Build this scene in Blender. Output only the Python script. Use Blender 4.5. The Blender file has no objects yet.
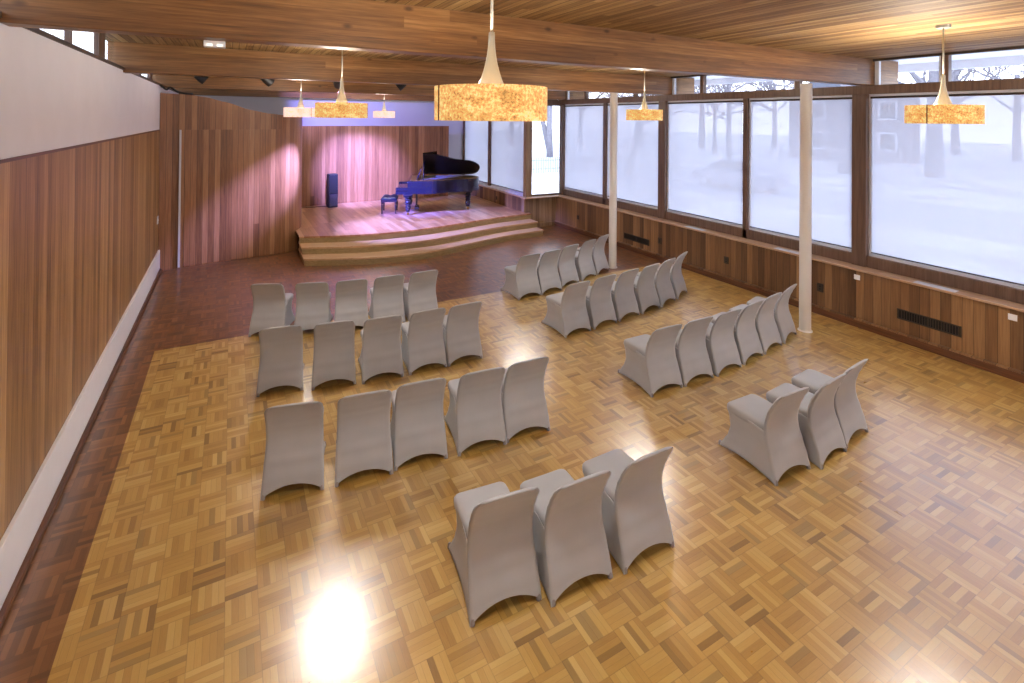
import bpy, bmesh, math, random
from mathutils import Vector, Matrix
R = math.radians
sc = bpy.context.scene
COL = sc.collection
random.seed(7)

# ------------------------------------------------------------------ node helpers
class NT:
    def __init__(s, name):
        s.m = bpy.data.materials.new(name); s.m.use_nodes = True
        s.t = s.m.node_tree; s.t.nodes.clear()
        s.out = s.t.nodes.new('ShaderNodeOutputMaterial')
    def n(s, kind, **kw):
        nd = s.t.nodes.new(kind)
        for k, v in kw.items(): setattr(nd, k, v)
        return nd
    def l(s, a, b): s.t.links.new(a, b)
    def put(s, sock, v):
        if hasattr(v, 'links') or isinstance(v, bpy.types.NodeSocket): s.l(v, sock)
        else: sock.default_value = v
    def math(s, op, a, b=0.0, c=None):
        nd = s.n('ShaderNodeMath', operation=op)
        s.put(nd.inputs[0], a); s.put(nd.inputs[1], b)
        if c is not None: s.put(nd.inputs[2], c)
        return nd.outputs[0]
    def mix(s, f, a, b, blend='MIX'):
        nd = s.n('ShaderNodeMix', data_type='RGBA', blend_type=blend)
        s.put(nd.inputs['Factor'], f)
        s.put(nd.inputs[6], a); s.put(nd.inputs[7], b)
        return nd.outputs[2]
    def comb(s, x, y, z):
        nd = s.n('ShaderNodeCombineXYZ')
        s.put(nd.inputs[0], x); s.put(nd.inputs[1], y); s.put(nd.inputs[2], z)
        return nd.outputs[0]
    def ramp(s, f, stops):
        nd = s.n('ShaderNodeValToRGB'); e = nd.color_ramp.elements
        while len(e) > 1: e.remove(e[-1])
        e[0].position = stops[0][0]; e[0].color = col(stops[0][1])
        for p, c in stops[1:]:
            q = e.new(p); q.color = col(c)
        s.put(nd.inputs[0], f); return nd.outputs[0]
    def noise(s, vec, scale=1, detail=3, rough=.5):
        nd = s.n('ShaderNodeTexNoise'); s.put(nd.inputs['Vector'], vec)
        nd.inputs['Scale'].default_value = scale; nd.inputs['Detail'].default_value = detail
        nd.inputs['Roughness'].default_value = rough
        return nd.outputs['Fac']
    def white(s, vec):
        nd = s.n('ShaderNodeTexWhiteNoise', noise_dimensions='3D'); s.put(nd.inputs['Vector'], vec)
        return nd.outputs['Value']
    def princ(s, color, rough=.5, **kw):
        p = s.n('ShaderNodeBsdfPrincipled')
        s.put(p.inputs['Base Color'], col(color) if isinstance(color, tuple) else color)
        s.put(p.inputs['Roughness'], rough)
        for k, v in kw.items():
            s.put(p.inputs[k.replace('_', ' ')], v)
        return p
    def bump(s, h, p, strength=.3, dist=.01):
        b = s.n('ShaderNodeBump'); b.inputs['Strength'].default_value = strength
        b.inputs['Distance'].default_value = dist; s.l(h, b.inputs['Height']); s.l(b.outputs[0], p.inputs['Normal'])

def col(c):
    """sRGB 0-255 triple -> linear RGBA"""
    if len(c) == 4: return c
    def f(v):
        v /= 255.
        return v / 12.92 if v <= .04045 else ((v + .055) / 1.055) ** 2.4
    return (f(c[0]), f(c[1]), f(c[2]), 1)

def copy_tree(o, parent=None):
    c = o.copy(); COL.objects.link(c); c.parent = parent
    for ch in list(o.children): copy_tree(ch, c)
    return c
def plain(name, c, rough=.5, noise=0.0, scale=8, **kw):
    t = NT(name)
    if noise:
        co = t.n('ShaderNodeTexCoord').outputs['Object']
        f = t.noise(co, scale, 4)
        c1 = tuple(v * (1 - noise) for v in c)
        c = t.mix(f, col(c1), col(tuple(min(255, v * (1 + noise)) for v in c)))
    p = t.princ(c, rough, **kw)
    t.l(p.outputs[0], t.out.inputs[0]); return t.m

def wood(name, stops, width, across='x', along='z', uv=False, rough=.45, length=3.0, groove=.05,
         gdark=.35, knots=0.0, grainmix=.45, bumpd=.004, spec=.5):
    t = NT(name)
    tc = t.n('ShaderNodeTexCoord')
    sp = t.n('ShaderNodeSeparateXYZ'); t.l(tc.outputs['UV' if uv else 'Object'], sp.inputs[0])
    ax = {'x': sp.outputs[0], 'y': sp.outputs[1], 'z': sp.outputs[2]}
    third = [k for k in 'xyz' if k not in (across, along)][0]
    c, l, th = ax[across], ax[along], ax[third]
    if uv: c, l, th = sp.outputs[0], sp.outputs[1], sp.outputs[2]
    q = t.math('DIVIDE', c, width)
    idx = t.math('FLOOR', q)
    fr = t.math('FRACT', q)
    r1 = t.white(t.comb(idx, 3.3, 7.7))
    lo = t.math('ADD', t.math('DIVIDE', l, length), t.math('MULTIPLY', r1, 9.0))
    idl = t.math('FLOOR', lo)
    r2 = t.white(t.comb(idx, idl, 1.7))
    grain = t.noise(t.comb(t.math('MULTIPLY', c, 34.0), t.math('MULTIPLY_ADD', l, 1.3, t.math('MULTIPLY', r2, 40.0)), t.math('MULTIPLY', th, 34.0)), 1.0, 4, .62)
    fine = t.noise(t.comb(t.math('MULTIPLY', c, 150.0), t.math('MULTIPLY', l, 4.0), t.math('MULTIPLY', th, 150.0)), 1.0, 2, .5)
    g = t.math('ADD', t.math('MULTIPLY', grain, .75), t.math('MULTIPLY', fine, .25))
    g = t.math('MULTIPLY_ADD', t.math('SUBTRACT', g, .5), 2.8, .5)
    f = t.math('ADD', t.math('MULTIPLY', r2, 1 - grainmix), t.math('MULTIPLY', g, grainmix))
    cc = t.ramp(f, stops)
    if knots:
        v = t.n('ShaderNodeTexVoronoi'); v.inputs['Scale'].default_value = 1.0
        t.l(t.comb(t.math('MULTIPLY', c, 5.0), t.math('MULTIPLY', l, 2.6), t.math('MULTIPLY', th, .7)), v.inputs['Vector'])
        sel = t.math('GREATER_THAN', t.n('ShaderNodeSeparateColor').outputs[0], 0.0)
        scn = [n for n in t.t.nodes if n.bl_idname == 'ShaderNodeSeparateColor'][-1]
        t.l(v.outputs['Color'], scn.inputs[0])
        sel = t.math('LESS_THAN', scn.outputs[0], knots)
        kd = t.n('ShaderNodeMapRange'); kd.inputs[1].default_value = .05; kd.inputs[2].default_value = .15
        kd.inputs[3].default_value = 1; kd.inputs[4].default_value = 0
        t.l(v.outputs['Distance'], kd.inputs[0])
        cc = t.mix(t.math('MULTIPLY', t.math('MULTIPLY', kd.outputs[0], sel), .75), cc, col((52, 26, 12)))
    if groove:
        gm = t.math('LESS_THAN', fr, groove)
        cc = t.mix(t.math('MULTIPLY', gm, 1 - gdark), cc, col((30, 16, 8)))
    p = t.princ(cc, rough, Specular_IOR_Level=spec)
    if groove:
        h = t.math('SUBTRACT', 1.0, gm)
        h = t.math('ADD', h, t.math('MULTIPLY', g, .12))
        t.bump(h, p, .5, bumpd)
    t.l(p.outputs[0], t.out.inputs[0]); return t.m

def parquet(name, stops, T=.2, nst=5, rough=.3, seam=(60, 35, 12), coat=0.0):
    t = NT(name)
    sp = t.n('ShaderNodeSeparateXYZ'); t.l(t.n('ShaderNodeTexCoord').outputs['Object'], sp.inputs[0])
    x = t.math('DIVIDE', sp.outputs[0], T); y = t.math('DIVIDE', sp.outputs[1], T)
    cx, cy = t.math('FLOOR', x), t.math('FLOOR', y)
    par = t.math('FLOORED_MODULO', t.math('ADD', cx, cy), 2.0)
    fx, fy = t.math('FRACT', x), t.math('FRACT', y)
    def sel(a, b): return t.math('ADD', t.math('MULTIPLY', a, par), t.math('MULTIPLY', b, t.math('SUBTRACT', 1.0, par)))
    s, l = sel(fx, fy), sel(fy, fx)
    sq = t.math('MULTIPLY', s, float(nst)); si = t.math('FLOOR', sq)
    tile = t.white(t.comb(cx, cy, 5.0))
    strip = t.white(t.comb(cx, cy, t.math('ADD', si, 11.0)))
    wx, wy = sp.outputs[0], sp.outputs[1]
    gs, gl = sel(wx, wy), sel(wy, wx)
    grain = t.noise(t.comb(t.math('MULTIPLY', gs, 170.0), t.math('MULTIPLY', gl, 14.0), t.math('MULTIPLY', strip, 30.0)), 1, 3, .6)
    big = t.noise(t.comb(wx, wy, 0.0), .9, 2)
    f = t.math('ADD', t.math('MULTIPLY', strip, .46), t.math('MULTIPLY', tile, .20))
    f = t.math('ADD', f, t.math('MULTIPLY', grain, .24)); f = t.math('ADD', f, t.math('MULTIPLY', big, .10))
    cc = t.ramp(f, stops)
    dk = t.math('GREATER_THAN', t.white(t.comb(cx, cy, t.math('ADD', si, 31.0))), .93)
    cc = t.mix(t.math('MULTIPLY', dk, .38), cc, col(seam))
    e = .022
    edge = t.math('LESS_THAN', t.math('MINIMUM', t.math('MINIMUM', fx, fy), t.math('MINIMUM', t.math('SUBTRACT', 1.0, fx), t.math('SUBTRACT', 1.0, fy))), e * .7)
    se = t.math('LESS_THAN', t.math('FRACT', sq), .06)
    cc = t.mix(t.math('MULTIPLY', se, .28), cc, col(seam))
    cc = t.mix(t.math('MULTIPLY', edge, .18), cc, col(seam))
    rr = t.math('MULTIPLY_ADD', t.noise(t.comb(wx, wy, 2.0), 6, 3), .14, rough - .07)
    rr = t.math('ADD', rr, t.math('MULTIPLY', strip, .05))
    p = t.princ(cc, rr, Specular_IOR_Level=.8)
    if coat: p.inputs['Coat Weight'].default_value = coat; p.inputs['Coat Roughness'].default_value = .23; p.inputs['Coat IOR'].default_value = 2.2
    hh = t.math('ADD', t.math('MULTIPLY', strip, .5), t.math('MULTIPLY', grain, .3))
    hh = t.math('SUBTRACT', hh, t.math('MULTIPLY', edge, .7))
    t.bump(hh, p, .22, .0015)
    t.l(p.outputs[0], t.out.inputs[0]); return t.m

M = {}
M['floor_light'] = parquet('golden_parquet', [(0.12, (160, 118, 50)), (.35, (186, 144, 68)), (.55, (202, 162, 84)), (.8, (216, 180, 106))], .2, 5, .30, coat=1.0)
M['floor_dark'] = parquet('red_parquet', [(0.1, (76, 44, 20)), (.35, (106, 66, 34)), (.6, (128, 82, 44)), (.85, (150, 102, 60))], .2, 5, .34, (44, 22, 8), coat=.45)
M['stage_floor'] = wood('stage_boards', [(0.1, (150, 100, 68)), (.5, (182, 134, 96)), (.9, (205, 164, 126))], .11, 'x', 'y', rough=.28, length=1.2, groove=.03, gdark=.5, grainmix=.3, bumpd=.001)
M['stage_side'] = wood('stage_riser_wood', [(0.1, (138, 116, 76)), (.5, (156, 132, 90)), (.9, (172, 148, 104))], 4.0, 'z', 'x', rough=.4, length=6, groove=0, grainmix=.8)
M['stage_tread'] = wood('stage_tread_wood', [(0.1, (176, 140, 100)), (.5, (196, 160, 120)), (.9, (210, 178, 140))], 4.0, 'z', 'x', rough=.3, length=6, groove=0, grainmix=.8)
WARM = [(0.05, (96, 66, 36)), (.3, (134, 96, 54)), (.55, (162, 122, 74)), (.8, (186, 146, 96)), (1, (206, 168, 118))]
M['left_wall'] = wood('oak_wall_planks', WARM, .105, 'y', 'z', rough=.4, length=60, groove=.05, gdark=.6)
RED = [(0.05, (92, 56, 34)), (.3, (126, 82, 50)), (.6, (150, 102, 66)), (.9, (174, 126, 86))]
M['curved_wall'] = wood('cedar_curved_planks', RED, .115, uv=True, rough=.4, length=60, groove=.07, gdark=.4)
M['right_wall'] = wood('walnut_wall_planks', [(0.05, (78, 52, 32)), (.3, (102, 72, 46)), (.6, (130, 94, 60)), (.95, (164, 126, 84))], .125, 'y', 'z', rough=.45, length=60, groove=.05, gdark=.35, grainmix=.35)
M['nook_wall'] = wood('nook_wall_planks', [(0.05, (112, 86, 60)), (.4, (138, 110, 80)), (.9, (170, 140, 106))], .115, 'x', 'z', rough=.45, length=60, groove=.05, gdark=.4)
M['frame'] = wood('window_frame_wood', [(0.1, (84, 62, 50)), (.5, (104, 80, 66)), (.9, (122, 96, 80))], 5.0, 'y', 'z', rough=.4, length=9, groove=0, grainmix=.8)
M['base'] = wood('baseboard_wood', [(0.1, (70, 38, 18)), (.5, (96, 56, 30)), (.9, (116, 72, 42))], 5.0, 'z', 'y', rough=.4, length=9, groove=0, grainmix=.8)
M['sill'] = wood('sill_wood', [(0.1, (170, 132, 100)), (.5, (190, 156, 126)), (.9, (206, 176, 148))], 5.0, 'x', 'y', rough=.3, length=9, groove=0, grainmix=.8)
M['ceiling'] = wood('ceiling_boards', [(0.05, (88, 62, 36)), (.35, (126, 94, 58)), (.65, (156, 124, 80)), (.95, (186, 156, 108))], .09, 'x', 'y', rough=.65, length=3.3, groove=.08, gdark=.25, grainmix=.5, spec=.2)
M['beam'] = wood('glulam_beam', [(0.05, (84, 54, 26)), (.35, (116, 78, 40)), (.65, (142, 100, 56)), (.95, (170, 128, 78))], .105, 'z', 'x', rough=.42, length=7.3, groove=.03, gdark=.7, knots=.42, grainmix=.62, bumpd=.001)
M['white_wall'] = plain('white_plaster', (242, 240, 246), .7, .02, 3)
M['white_back'] = plain('white_back_plaster', (205, 205, 214), .7, .02, 3)
M['white_paint'] = plain('white_paint', (246, 246, 250), .4, .02, 5)
M['trim_dark'] = plain('dark_bronze_trim', (58, 44, 36), .4, .05)
M['alu'] = plain('white_aluminium_frame', (216, 218, 226), .4, .02)
M['column'] = plain('column_paint', (220, 214, 206), .35, .03, 4)
M['black'] = plain('black_matt', (16, 15, 17), .5, .1)
M['steel'] = plain('brushed_nickel', (150, 147, 136), .34, .03, 20, Metallic=.55)
M['piano'] = plain('ebony_lacquer', (36, 33, 46), .16, 0, Coat_Weight=.6)
M['piano_in'] = plain('piano_lid_underside', (24, 20, 26), .35, .1)
M['brass'] = plain('cast_iron_gold', (170, 128, 62), .35, .05, 10, Metallic=.8)
M['keys'] = plain('piano_ivory', (235, 232, 222), .3)
M['leather'] = plain('black_leather', (22, 22, 28), .38, .1, 30)
M['vent'] = plain('dark_vent_metal', (74, 66, 58), .45, .05, Metallic=.5)
M['snow'] = None

def fabric():
    t = NT('stretch_cover_fabric')
    co = t.n('ShaderNodeTexCoord').outputs['Object']
    f = t.noise(co, 5, 3)
    w = t.noise(co, 420, 2)
    c = t.mix(f, col((166, 167, 170)), col((180, 181, 184)))
    p = t.princ(c, .62, Sheen_Weight=.25, Sheen_Roughness=.4)
    t.bump(w, p, .08, .0006)
    t.l(p.outputs[0], t.out.inputs[0]); return t.m
M['fabric'] = fabric()
M['fabric_pocket'] = plain('cover_foot_pocket_fabric', (150, 143, 142), .6, .04, 20)

def shade_mat():
    t = NT('roller_shade_mesh')
    co = t.n('ShaderNodeTexCoord').outputs['Object']
    tr = t.n('ShaderNodeBsdfTransparent'); tr.inputs[0].default_value = (.93, .94, 1, 1)
    di = t.n('ShaderNodeBsdfDiffuse'); di.inputs[0].default_value = col((200, 202, 214))
    tl = t.n('ShaderNodeBsdfTranslucent'); tl.inputs[0].default_value = (.70, .69, .72, 1)
    m1 = t.n('ShaderNodeMixShader'); m1.inputs[0].default_value = .62
    t.l(di.outputs[0], m1.inputs[1]); t.l(tl.outputs[0], m1.inputs[2])
    m2 = t.n('ShaderNodeMixShader'); m2.inputs[0].default_value = .32
    t.l(m1.outputs[0], m2.inputs[1]); t.l(tr.outputs[0], m2.inputs[2])
    t.l(m2.outputs[0], t.out.inputs[0]); return t.m
M['shade'] = shade_mat()

def glass_mat():
    t = NT('window_glass')
    tr = t.n('ShaderNodeBsdfTransparent'); tr.inputs[0].default_value = (.95, .97, 1, 1)
    gl = t.n('ShaderNodeBsdfGlossy'); gl.inputs['Roughness'].default_value = .02
    fr = t.n('ShaderNodeFresnel'); fr.inputs[0].default_value = 1.45
    m = t.n('ShaderNodeMixShader'); t.l(t.math('MULTIPLY', fr.outputs[0], .6), m.inputs[0])
    t.l(tr.outputs[0], m.inputs[1]); t.l(gl.outputs[0], m.inputs[2])
    t.l(m.outputs[0], t.out.inputs[0]); return t.m
M['glass'] = glass_mat()

def lamp_shade_mat(name, hot, mid, dark, strength):
    t = NT(name)
    co = t.n('ShaderNodeTexCoord').outputs['Object']
    sp = t.n('ShaderNodeSeparateXYZ'); t.l(co, sp.inputs[0])
    a = t.noise(co, 70, 4, .7)
    b = t.noise(t.comb(t.math('MULTIPLY', sp.outputs[0], 9.0), t.math('MULTIPLY', sp.outputs[1], 9.0), t.math('MULTIPLY', sp.outputs[2], 22.0)), 1, 3, .6)
    f = t.math('ADD', t.math('MULTIPLY', a, .6), t.math('MULTIPLY', b, .4))
    f = t.math('MULTIPLY_ADD', t.math('SUBTRACT', f, .5), 2.6, .5)
    c = t.ramp(f, [(0.1, dark), (.45, mid), (.8, hot), (1, (255, 246, 205))])
    p = t.princ(c, .6)
    t.l(c, p.inputs['Emission Color']); p.inputs['Emission Strength'].default_value = strength
    t.l(p.outputs[0], t.out.inputs[0]); return t.m
M['lamp'] = lamp_shade_mat('cork_lamp_shade', (250, 222, 150), (212, 164, 90), (140, 90, 40), .72)
M['lamp_pale'] = lamp_shade_mat('pale_cork_lamp_shade', (255, 236, 222), (244, 206, 186), (206, 150, 116), .85)

def emis(name, c, s):
    t = NT(name); e = t.n('ShaderNodeEmission'); e.inputs[0].default_value = col(c); e.inputs[1].default_value = s
    t.l(e.outputs[0], t.out.inputs[0]); return t.m
M['bulb'] = emis('lamp_diffuser_glow', (255, 253, 250), 40)
M['seam'] = plain('shade_seam_tape', (120, 78, 34), .6)
M['lens'] = emis('emergency_lens_glow', (255, 250, 235), 1.2)
M['spotglow'] = emis('spot_lens_glow', (190, 150, 255), 1.5)

# ------------------------------------------------------------------ mesh helpers
def tag(o, label=None, cat=None, group=None, kind=None):
    if label: o['label'] = label
    if cat: o['category'] = cat
    if group: o['group'] = group
    if kind: o['kind'] = kind
    return o

def empty(name, loc=(0, 0, 0), rz=0, label=None, cat=None, group=None):
    o = bpy.data.objects.new(name, None); COL.objects.link(o)
    o.location = loc; o.rotation_euler = (0, 0, rz); o.empty_display_size = .1
    return tag(o, label, cat, group)

def link(name, bm, mat, parent=None, smooth=False, angle=None):
    bmesh.ops.recalc_face_normals(bm, faces=bm.faces)
    me = bpy.data.meshes.new(name); bm.to_mesh(me); bm.free()
    me.materials.append(mat)
    if smooth:
        me.polygons.foreach_set('use_smooth', [True] * len(me.polygons))
        if angle: me.set_sharp_from_angle(angle=R(angle))
    o = bpy.data.objects.new(name, me); COL.objects.link(o)
    if parent: o.parent = parent
    return o

def box(bm, x0, x1, y0, y1, z0, z1, bev=0.0, rot=None, piv=None):
    vs = [bm.verts.new(p) for p in [(x0, y0, z0), (x1, y0, z0), (x1, y1, z0), (x0, y1, z0), (x0, y0, z1), (x1, y0, z1), (x1, y1, z1), (x0, y1, z1)]]
    fs = [bm.faces.new([vs[i] for i in f]) for f in [(0, 3, 2, 1), (4, 5, 6, 7), (0, 1, 5, 4), (1, 2, 6, 5), (2, 3, 7, 6), (3, 0, 4, 7)]]
    if bev:
        es = list({e for f in fs for e in f.edges})
        r = bmesh.ops.bevel(bm, geom=es, offset=bev, segments=2, affect='EDGES', profile=.5)
        vs = list({v for f in r['faces'] for v in f.verts} | {v for v in vs if v.is_valid})
    if rot is not None:
        bmesh.ops.transform(bm, matrix=Matrix.Translation(piv) @ rot @ Matrix.Translation(-Vector(piv)), verts=vs)
    return bm

def B(*a, **k): return box(bmesh.new(), *a, **k)

def lathe(bm, prof, cx=0, cy=0, n=32, cap=True):
    rings = []
    for r, z in prof:
        rings.append([bm.verts.new((cx + r * math.cos(2 * math.pi * i / n), cy + r * math.sin(2 * math.pi * i / n), z)) for i in range(n)])
    for a, b in zip(rings, rings[1:]):
        for i in range(n):
            bm.faces.new((a[i], a[(i + 1) % n], b[(i + 1) % n], b[i]))
    if cap:
        bm.faces.new(rings[0]); bm.faces.new(rings[-1])
    return bm

def tube(bm, pts, rad, n=8):
    pts = [Vector(p) for p in pts]; rings = []
    for i, p in enumerate(pts):
        d = (pts[min(i + 1, len(pts) - 1)] - pts[max(i - 1, 0)]).normalized()
        a = d.orthogonal().normalized() if i == 0 else (rings_a - d * rings_a.dot(d)).normalized()
        rings_a = a; b = d.cross(a)
        r = rad[i] if isinstance(rad, (list, tuple)) else rad
        rings.append([bm.verts.new(p + (a * math.cos(2 * math.pi * k / n) + b * math.sin(2 * math.pi * k / n)) * r) for k in range(n)])
    for a, b in zip(rings, rings[1:]):
        for k in range(n): bm.faces.new((a[k], a[(k + 1) % n], b[(k + 1) % n], b[k]))
    bm.faces.new(rings[0]); bm.faces.new(rings[-1])
    return bm

def prism(bm, pts, z0, z1):
    lo = [bm.verts.new((x, y, z0)) for x, y in pts]; hi = [bm.verts.new((x, y, z1)) for x, y in pts]
    n = len(pts)
    for i in range(n): bm.faces.new((lo[i], lo[(i + 1) % n], hi[(i + 1) % n], hi[i]))
    bm.faces.new(lo); bm.faces.new(hi); return bm

def struct(name, bm, mat, parent=None, smooth=False, angle=None):
    o = link(name, bm, mat, parent, smooth, angle)
    if parent is None: o['kind'] = 'structure'
    return o

def catmull(pts, n=8):
    P = [Vector(p) for p in pts]; P = [P[0] * 2 - P[1]] + P + [P[-1] * 2 - P[-2]]; out = []
    for i in range(1, len(P) - 2):
        for k in range(n):
            t = k / n; a, b, c, d = P[i - 1:i + 3]
            out.append(.5 * ((2 * b) + (c - a) * t + (2 * a - 5 * b + 4 * c - d) * t * t + (3 * b - a - 3 * c + d) * t ** 3))
    out.append(P[-2]); return out

# ------------------------------------------------------------------ key dimensions
XL, XR, XW = -1.32, 8.886, 9.10          # left wall face, right panel face, right window plane
YB, YF = -4.0, 18.2                      # rear of room, stage end wall
ZC, ZBM, ZW = 4.31, 3.89, 3.95           # ceiling, beam bottom, left wall top
YN, XS = 13.38, 7.75                     # nook wall, stage side wall face
GZ = -.35

# ------------------------------------------------------------------ floors and ceiling
bm = B(-1.5, 9.3, YB - .2, 18.4, -.12, 0.0)
fl = struct('floor', bm, M['floor_dark'])
link('dance_floor_parquet', B(-.90, XR - .05, YB, 8.70, .0005, .003), M['floor_light'], fl)['label'] = 'golden basket-weave parquet field'
struct('ceiling', B(-1.5, 9.3, YB - .2, 18.4, ZC, ZC + .12), M['ceiling'])
bm = bmesh.new(); box(bm, 9.12, 10.6, YB - 1, 20.2, ZC + .02, ZC + .3)
box(bm, -1.52, 9.12, YB - 1, 20.2, ZC + .12, ZC + .3)
box(bm, 10.6, 10.68, YB - 1, 20.2, ZC - .12, ZC + .34)
struct('trim_1', bm, M['white_paint'])          # eaves and roof edge

# beams: glulams crossing the room and running out under the eaves
for i, y in enumerate((.1, 4.50, 8.86, 13.2, 17.5)):
    o = link('ceiling_beam', B(-1.50, 9.9, y, y + .19, ZBM, ZC + .01, bev=.008), M['beam'])
    o['kind'] = 'structure'; o.name = 'trim_%d' % (i + 2 if i < 4 else 14)
# ------------------------------------------------------------------ left wall
bm = B(XL - .18, XL, YB, 13.16, 0, 2.99)
wl = struct('wall_left', bm, M['left_wall'])
up = B(XL - .18, XL - .004, YB, 18.2, 2.99, ZW - .03)
link('upper_wall', up, M['white_wall'], wl)['label'] = 'white plaster band above the planks'
link('wood_cap', B(XL - .01, XL + .012, YB, 13.16, 2.975, 2.998), M['base'], wl)
link('wall_behind_screen', B(XL - .18, XL - .004, 13.16, 18.2, 0, 2.99), M['white_wall'], wl)
link('top_trim', B(XL - .2, XL + .012, YB, 18.2, ZW - .03, ZW + .008), M['trim_dark'], wl)
struct('baseboard_left', B(XL, XL + .035, YB, 13.12, .055, .455, bev=.006), M['white_paint'])
struct('trim_6', B(XL, XL + .07, YB, 13.12, 0, .055, bev=.012), M['base'])
# left clerestory glazing
w = struct('window_1', B(XL - .11, XL - .10, YB, 18.2, ZW, ZC), M['glass'])
bm = bmesh.new()
for y0, y1 in ((-2.0, -1.9), (1.9, 2.0), (3.2, 3.5), (6.46, 6.52), (7.68, 8.02), (10.9, 10.96), (12.1, 12.4), (15.2, 15.3)):
    box(bm, XL - .11, XL - .06, y0, y1, ZW, ZC)
link('window_frame', bm, M['frame'], w)

# ------------------------------------------------------------------ curved wood screen wall with flush door
def ribbon(path, ztop, thick, z0=0.0, uvs=True):
    """path: list of (x,y); ztop: function of arc length fraction -> height"""
    bm = bmesh.new(); uvl = bm.loops.layers.uv.new('UVMap')
    n = len(path); s = [0]
    for a, b in zip(path, path[1:]): s.append(s[-1] + math.hypot(b[0] - a[0], b[1] - a[1]))
    F, K = [], []
    for i, (x, y) in enumerate(path):
        a = path[max(i - 1, 0)]; b = path[min(i + 1, n - 1)]
        d = Vector((b[0] - a[0], b[1] - a[1])).normalized(); nn = Vector((-d.y, d.x)) * thick
        h = ztop(s[i] / s[-1], x)
        F.append((bm.verts.new((x, y, z0)), bm.verts.new((x, y, h)))); K.append((bm.verts.new((x + nn.x, y + nn.y, z0)), bm.verts.new((x + nn.x, y + nn.y, h))))
    sm = {}
    for i in range(n):
        for v in F[i] + K[i]: sm[v] = s[i]
    fs = []
    for i in range(n - 1):
        a, b = F[i], F[i + 1]; c, d = K[i], K[i + 1]
        fs += [bm.faces.new((a[0], b[0], b[1], a[1])), bm.faces.new((c[0], c[1], d[1], d[0])), bm.faces.new((a[1], b[1], d[1], c[1])), bm.faces.new((a[0], c[0], d[0], b[0]))]
    fs += [bm.faces.new((F[0][0], F[0][1], K[0][1], K[0][0])), bm.faces.new((F[-1][0], K[-1][0], K[-1][1], F[-1][1]))]
    for f in fs:
        for lp in f.loops: lp[uvl].uv = (sm[lp.vert], lp.vert.co.z)
    return bm
def lerp_tab(tab, x):
    if x <= tab[0][0]: return tab[0][1]
    for (a, u), (b, v) in zip(tab, tab[1:]):
        if x <= b:
            t = (x - a) / (b - a); t = t * t * (3 - 2 * t) * .5 + t * .5
            return u + (v - u) * t
    return tab[-1][1]
cpath = [(p.x, p.y) for p in catmull([(XL, 13.10, 0), (-.97, 13.20, 0), (-.3, 13.33, 0), (.4, 13.42, 0), (1.06, 13.50, 0), (1.42, 13.72, 0), (1.60, 14.15, 0), (1.66, 14.7, 0)], 6)]
ctop = [(XL, 3.77), (-.8, 3.75), (-.5, 3.71), (-.12, 3.61), (.4, 3.44), (.8, 3.36), (1.2, 3.32), (1.66, 3.30)]
wc = struct('wall_stage_screen', ribbon(cpath, lambda s, x: lerp_tab(ctop, x), .12), M['curved_wall'], smooth=True, angle=30)
dpath = [(x, y - .012) for x, y in cpath if -.96 < x < 1.12]
dr = struct('door_1', ribbon([(x, y) for x, y in dpath], lambda s, x: 2.985, .011, .02), M['curved_wall'], smooth=True, angle=30)
link('edge_strip', B(-.972, -.935, 13.165, 13.19, .02, 2.985), M['alu'], dr)['label'] = 'long pale metal edge strip'

# back wood wall on the stage and white end wall
ppath = [(p.x, p.y) for p in catmull([(1.2, 16.4, .0), (1.6, 16.95, 0), (2.2, 17.25, 0), (3.2, 17.38, 0), (5, 17.42, 0), (6.92, 17.42, 0)], 6)]
wb = struct('wall_stage_planks', ribbon(ppath, lambda s, x: 3.0, .1, .48), M['curved_wall'], smooth=True, angle=30)
struct('wall_back', B(-1.5, 8.1, YF, YF + .15, 0, ZC), M['white_back'])
struct('wall_front', B(-1.5, 9.3, YB - .15, YB, 0, ZC), M['white_wall'])

# ------------------------------------------------------------------ stage with curved steps
def stage_poly(front, back_y, xl=1.45, xr=7.88):
    pts = [(p.x, p.y) for p in catmull([(x, y, 0) for x, y in front], 8)]
    return pts + [(xr, back_y), (xl, back_y)]
fr3 = [(1.46, 12.15), (2.52, 11.72), (3.52, 11.50), (4.41, 11.58), (5.87, 12.02), (6.8, 12.22), (7.76, 12.31)]
fr2 = [(1.46, 12.56), (2.55, 12.15), (3.62, 11.98), (4.55, 12.04), (6.0, 12.45), (6.9, 12.62), (7.8, 12.70)]
fr1 = [(1.46, 12.98), (2.65, 12.60), (3.80, 12.50), (4.80, 12.62), (6.09, 12.93), (6.9, 13.07), (7.86, 13.16)]
stg = empty('stage', (0, 0, 0)); stg['kind'] = 'structure'
stg.name = 'floor_stage'
def tread(front, back, z, mat, nose=.035):
    pts = [(p.x, p.y - .02) for p in catmull([(x, y, 0) for x, y in front], 8)]
    xr = front[-1][0] + .02
    pts[0] = (1.44, pts[0][1]); pts[-1] = (xr, pts[-1][1])
    return prism(bmesh.new(), pts + [(xr, back), (1.44, back)], z - nose, z)
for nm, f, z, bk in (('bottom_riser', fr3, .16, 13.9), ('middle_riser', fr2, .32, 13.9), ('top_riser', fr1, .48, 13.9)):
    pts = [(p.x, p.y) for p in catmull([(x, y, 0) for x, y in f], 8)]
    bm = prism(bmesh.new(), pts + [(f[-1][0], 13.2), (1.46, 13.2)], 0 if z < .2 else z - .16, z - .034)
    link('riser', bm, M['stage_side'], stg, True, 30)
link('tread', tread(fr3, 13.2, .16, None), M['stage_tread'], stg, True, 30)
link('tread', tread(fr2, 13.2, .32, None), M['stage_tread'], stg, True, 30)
bm = bmesh.new()
pts = [(p.x, p.y - .02) for p in catmull([(x, y, 0) for x, y in fr1], 8)]
pts[0] = (1.44, pts[0][1])
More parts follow.
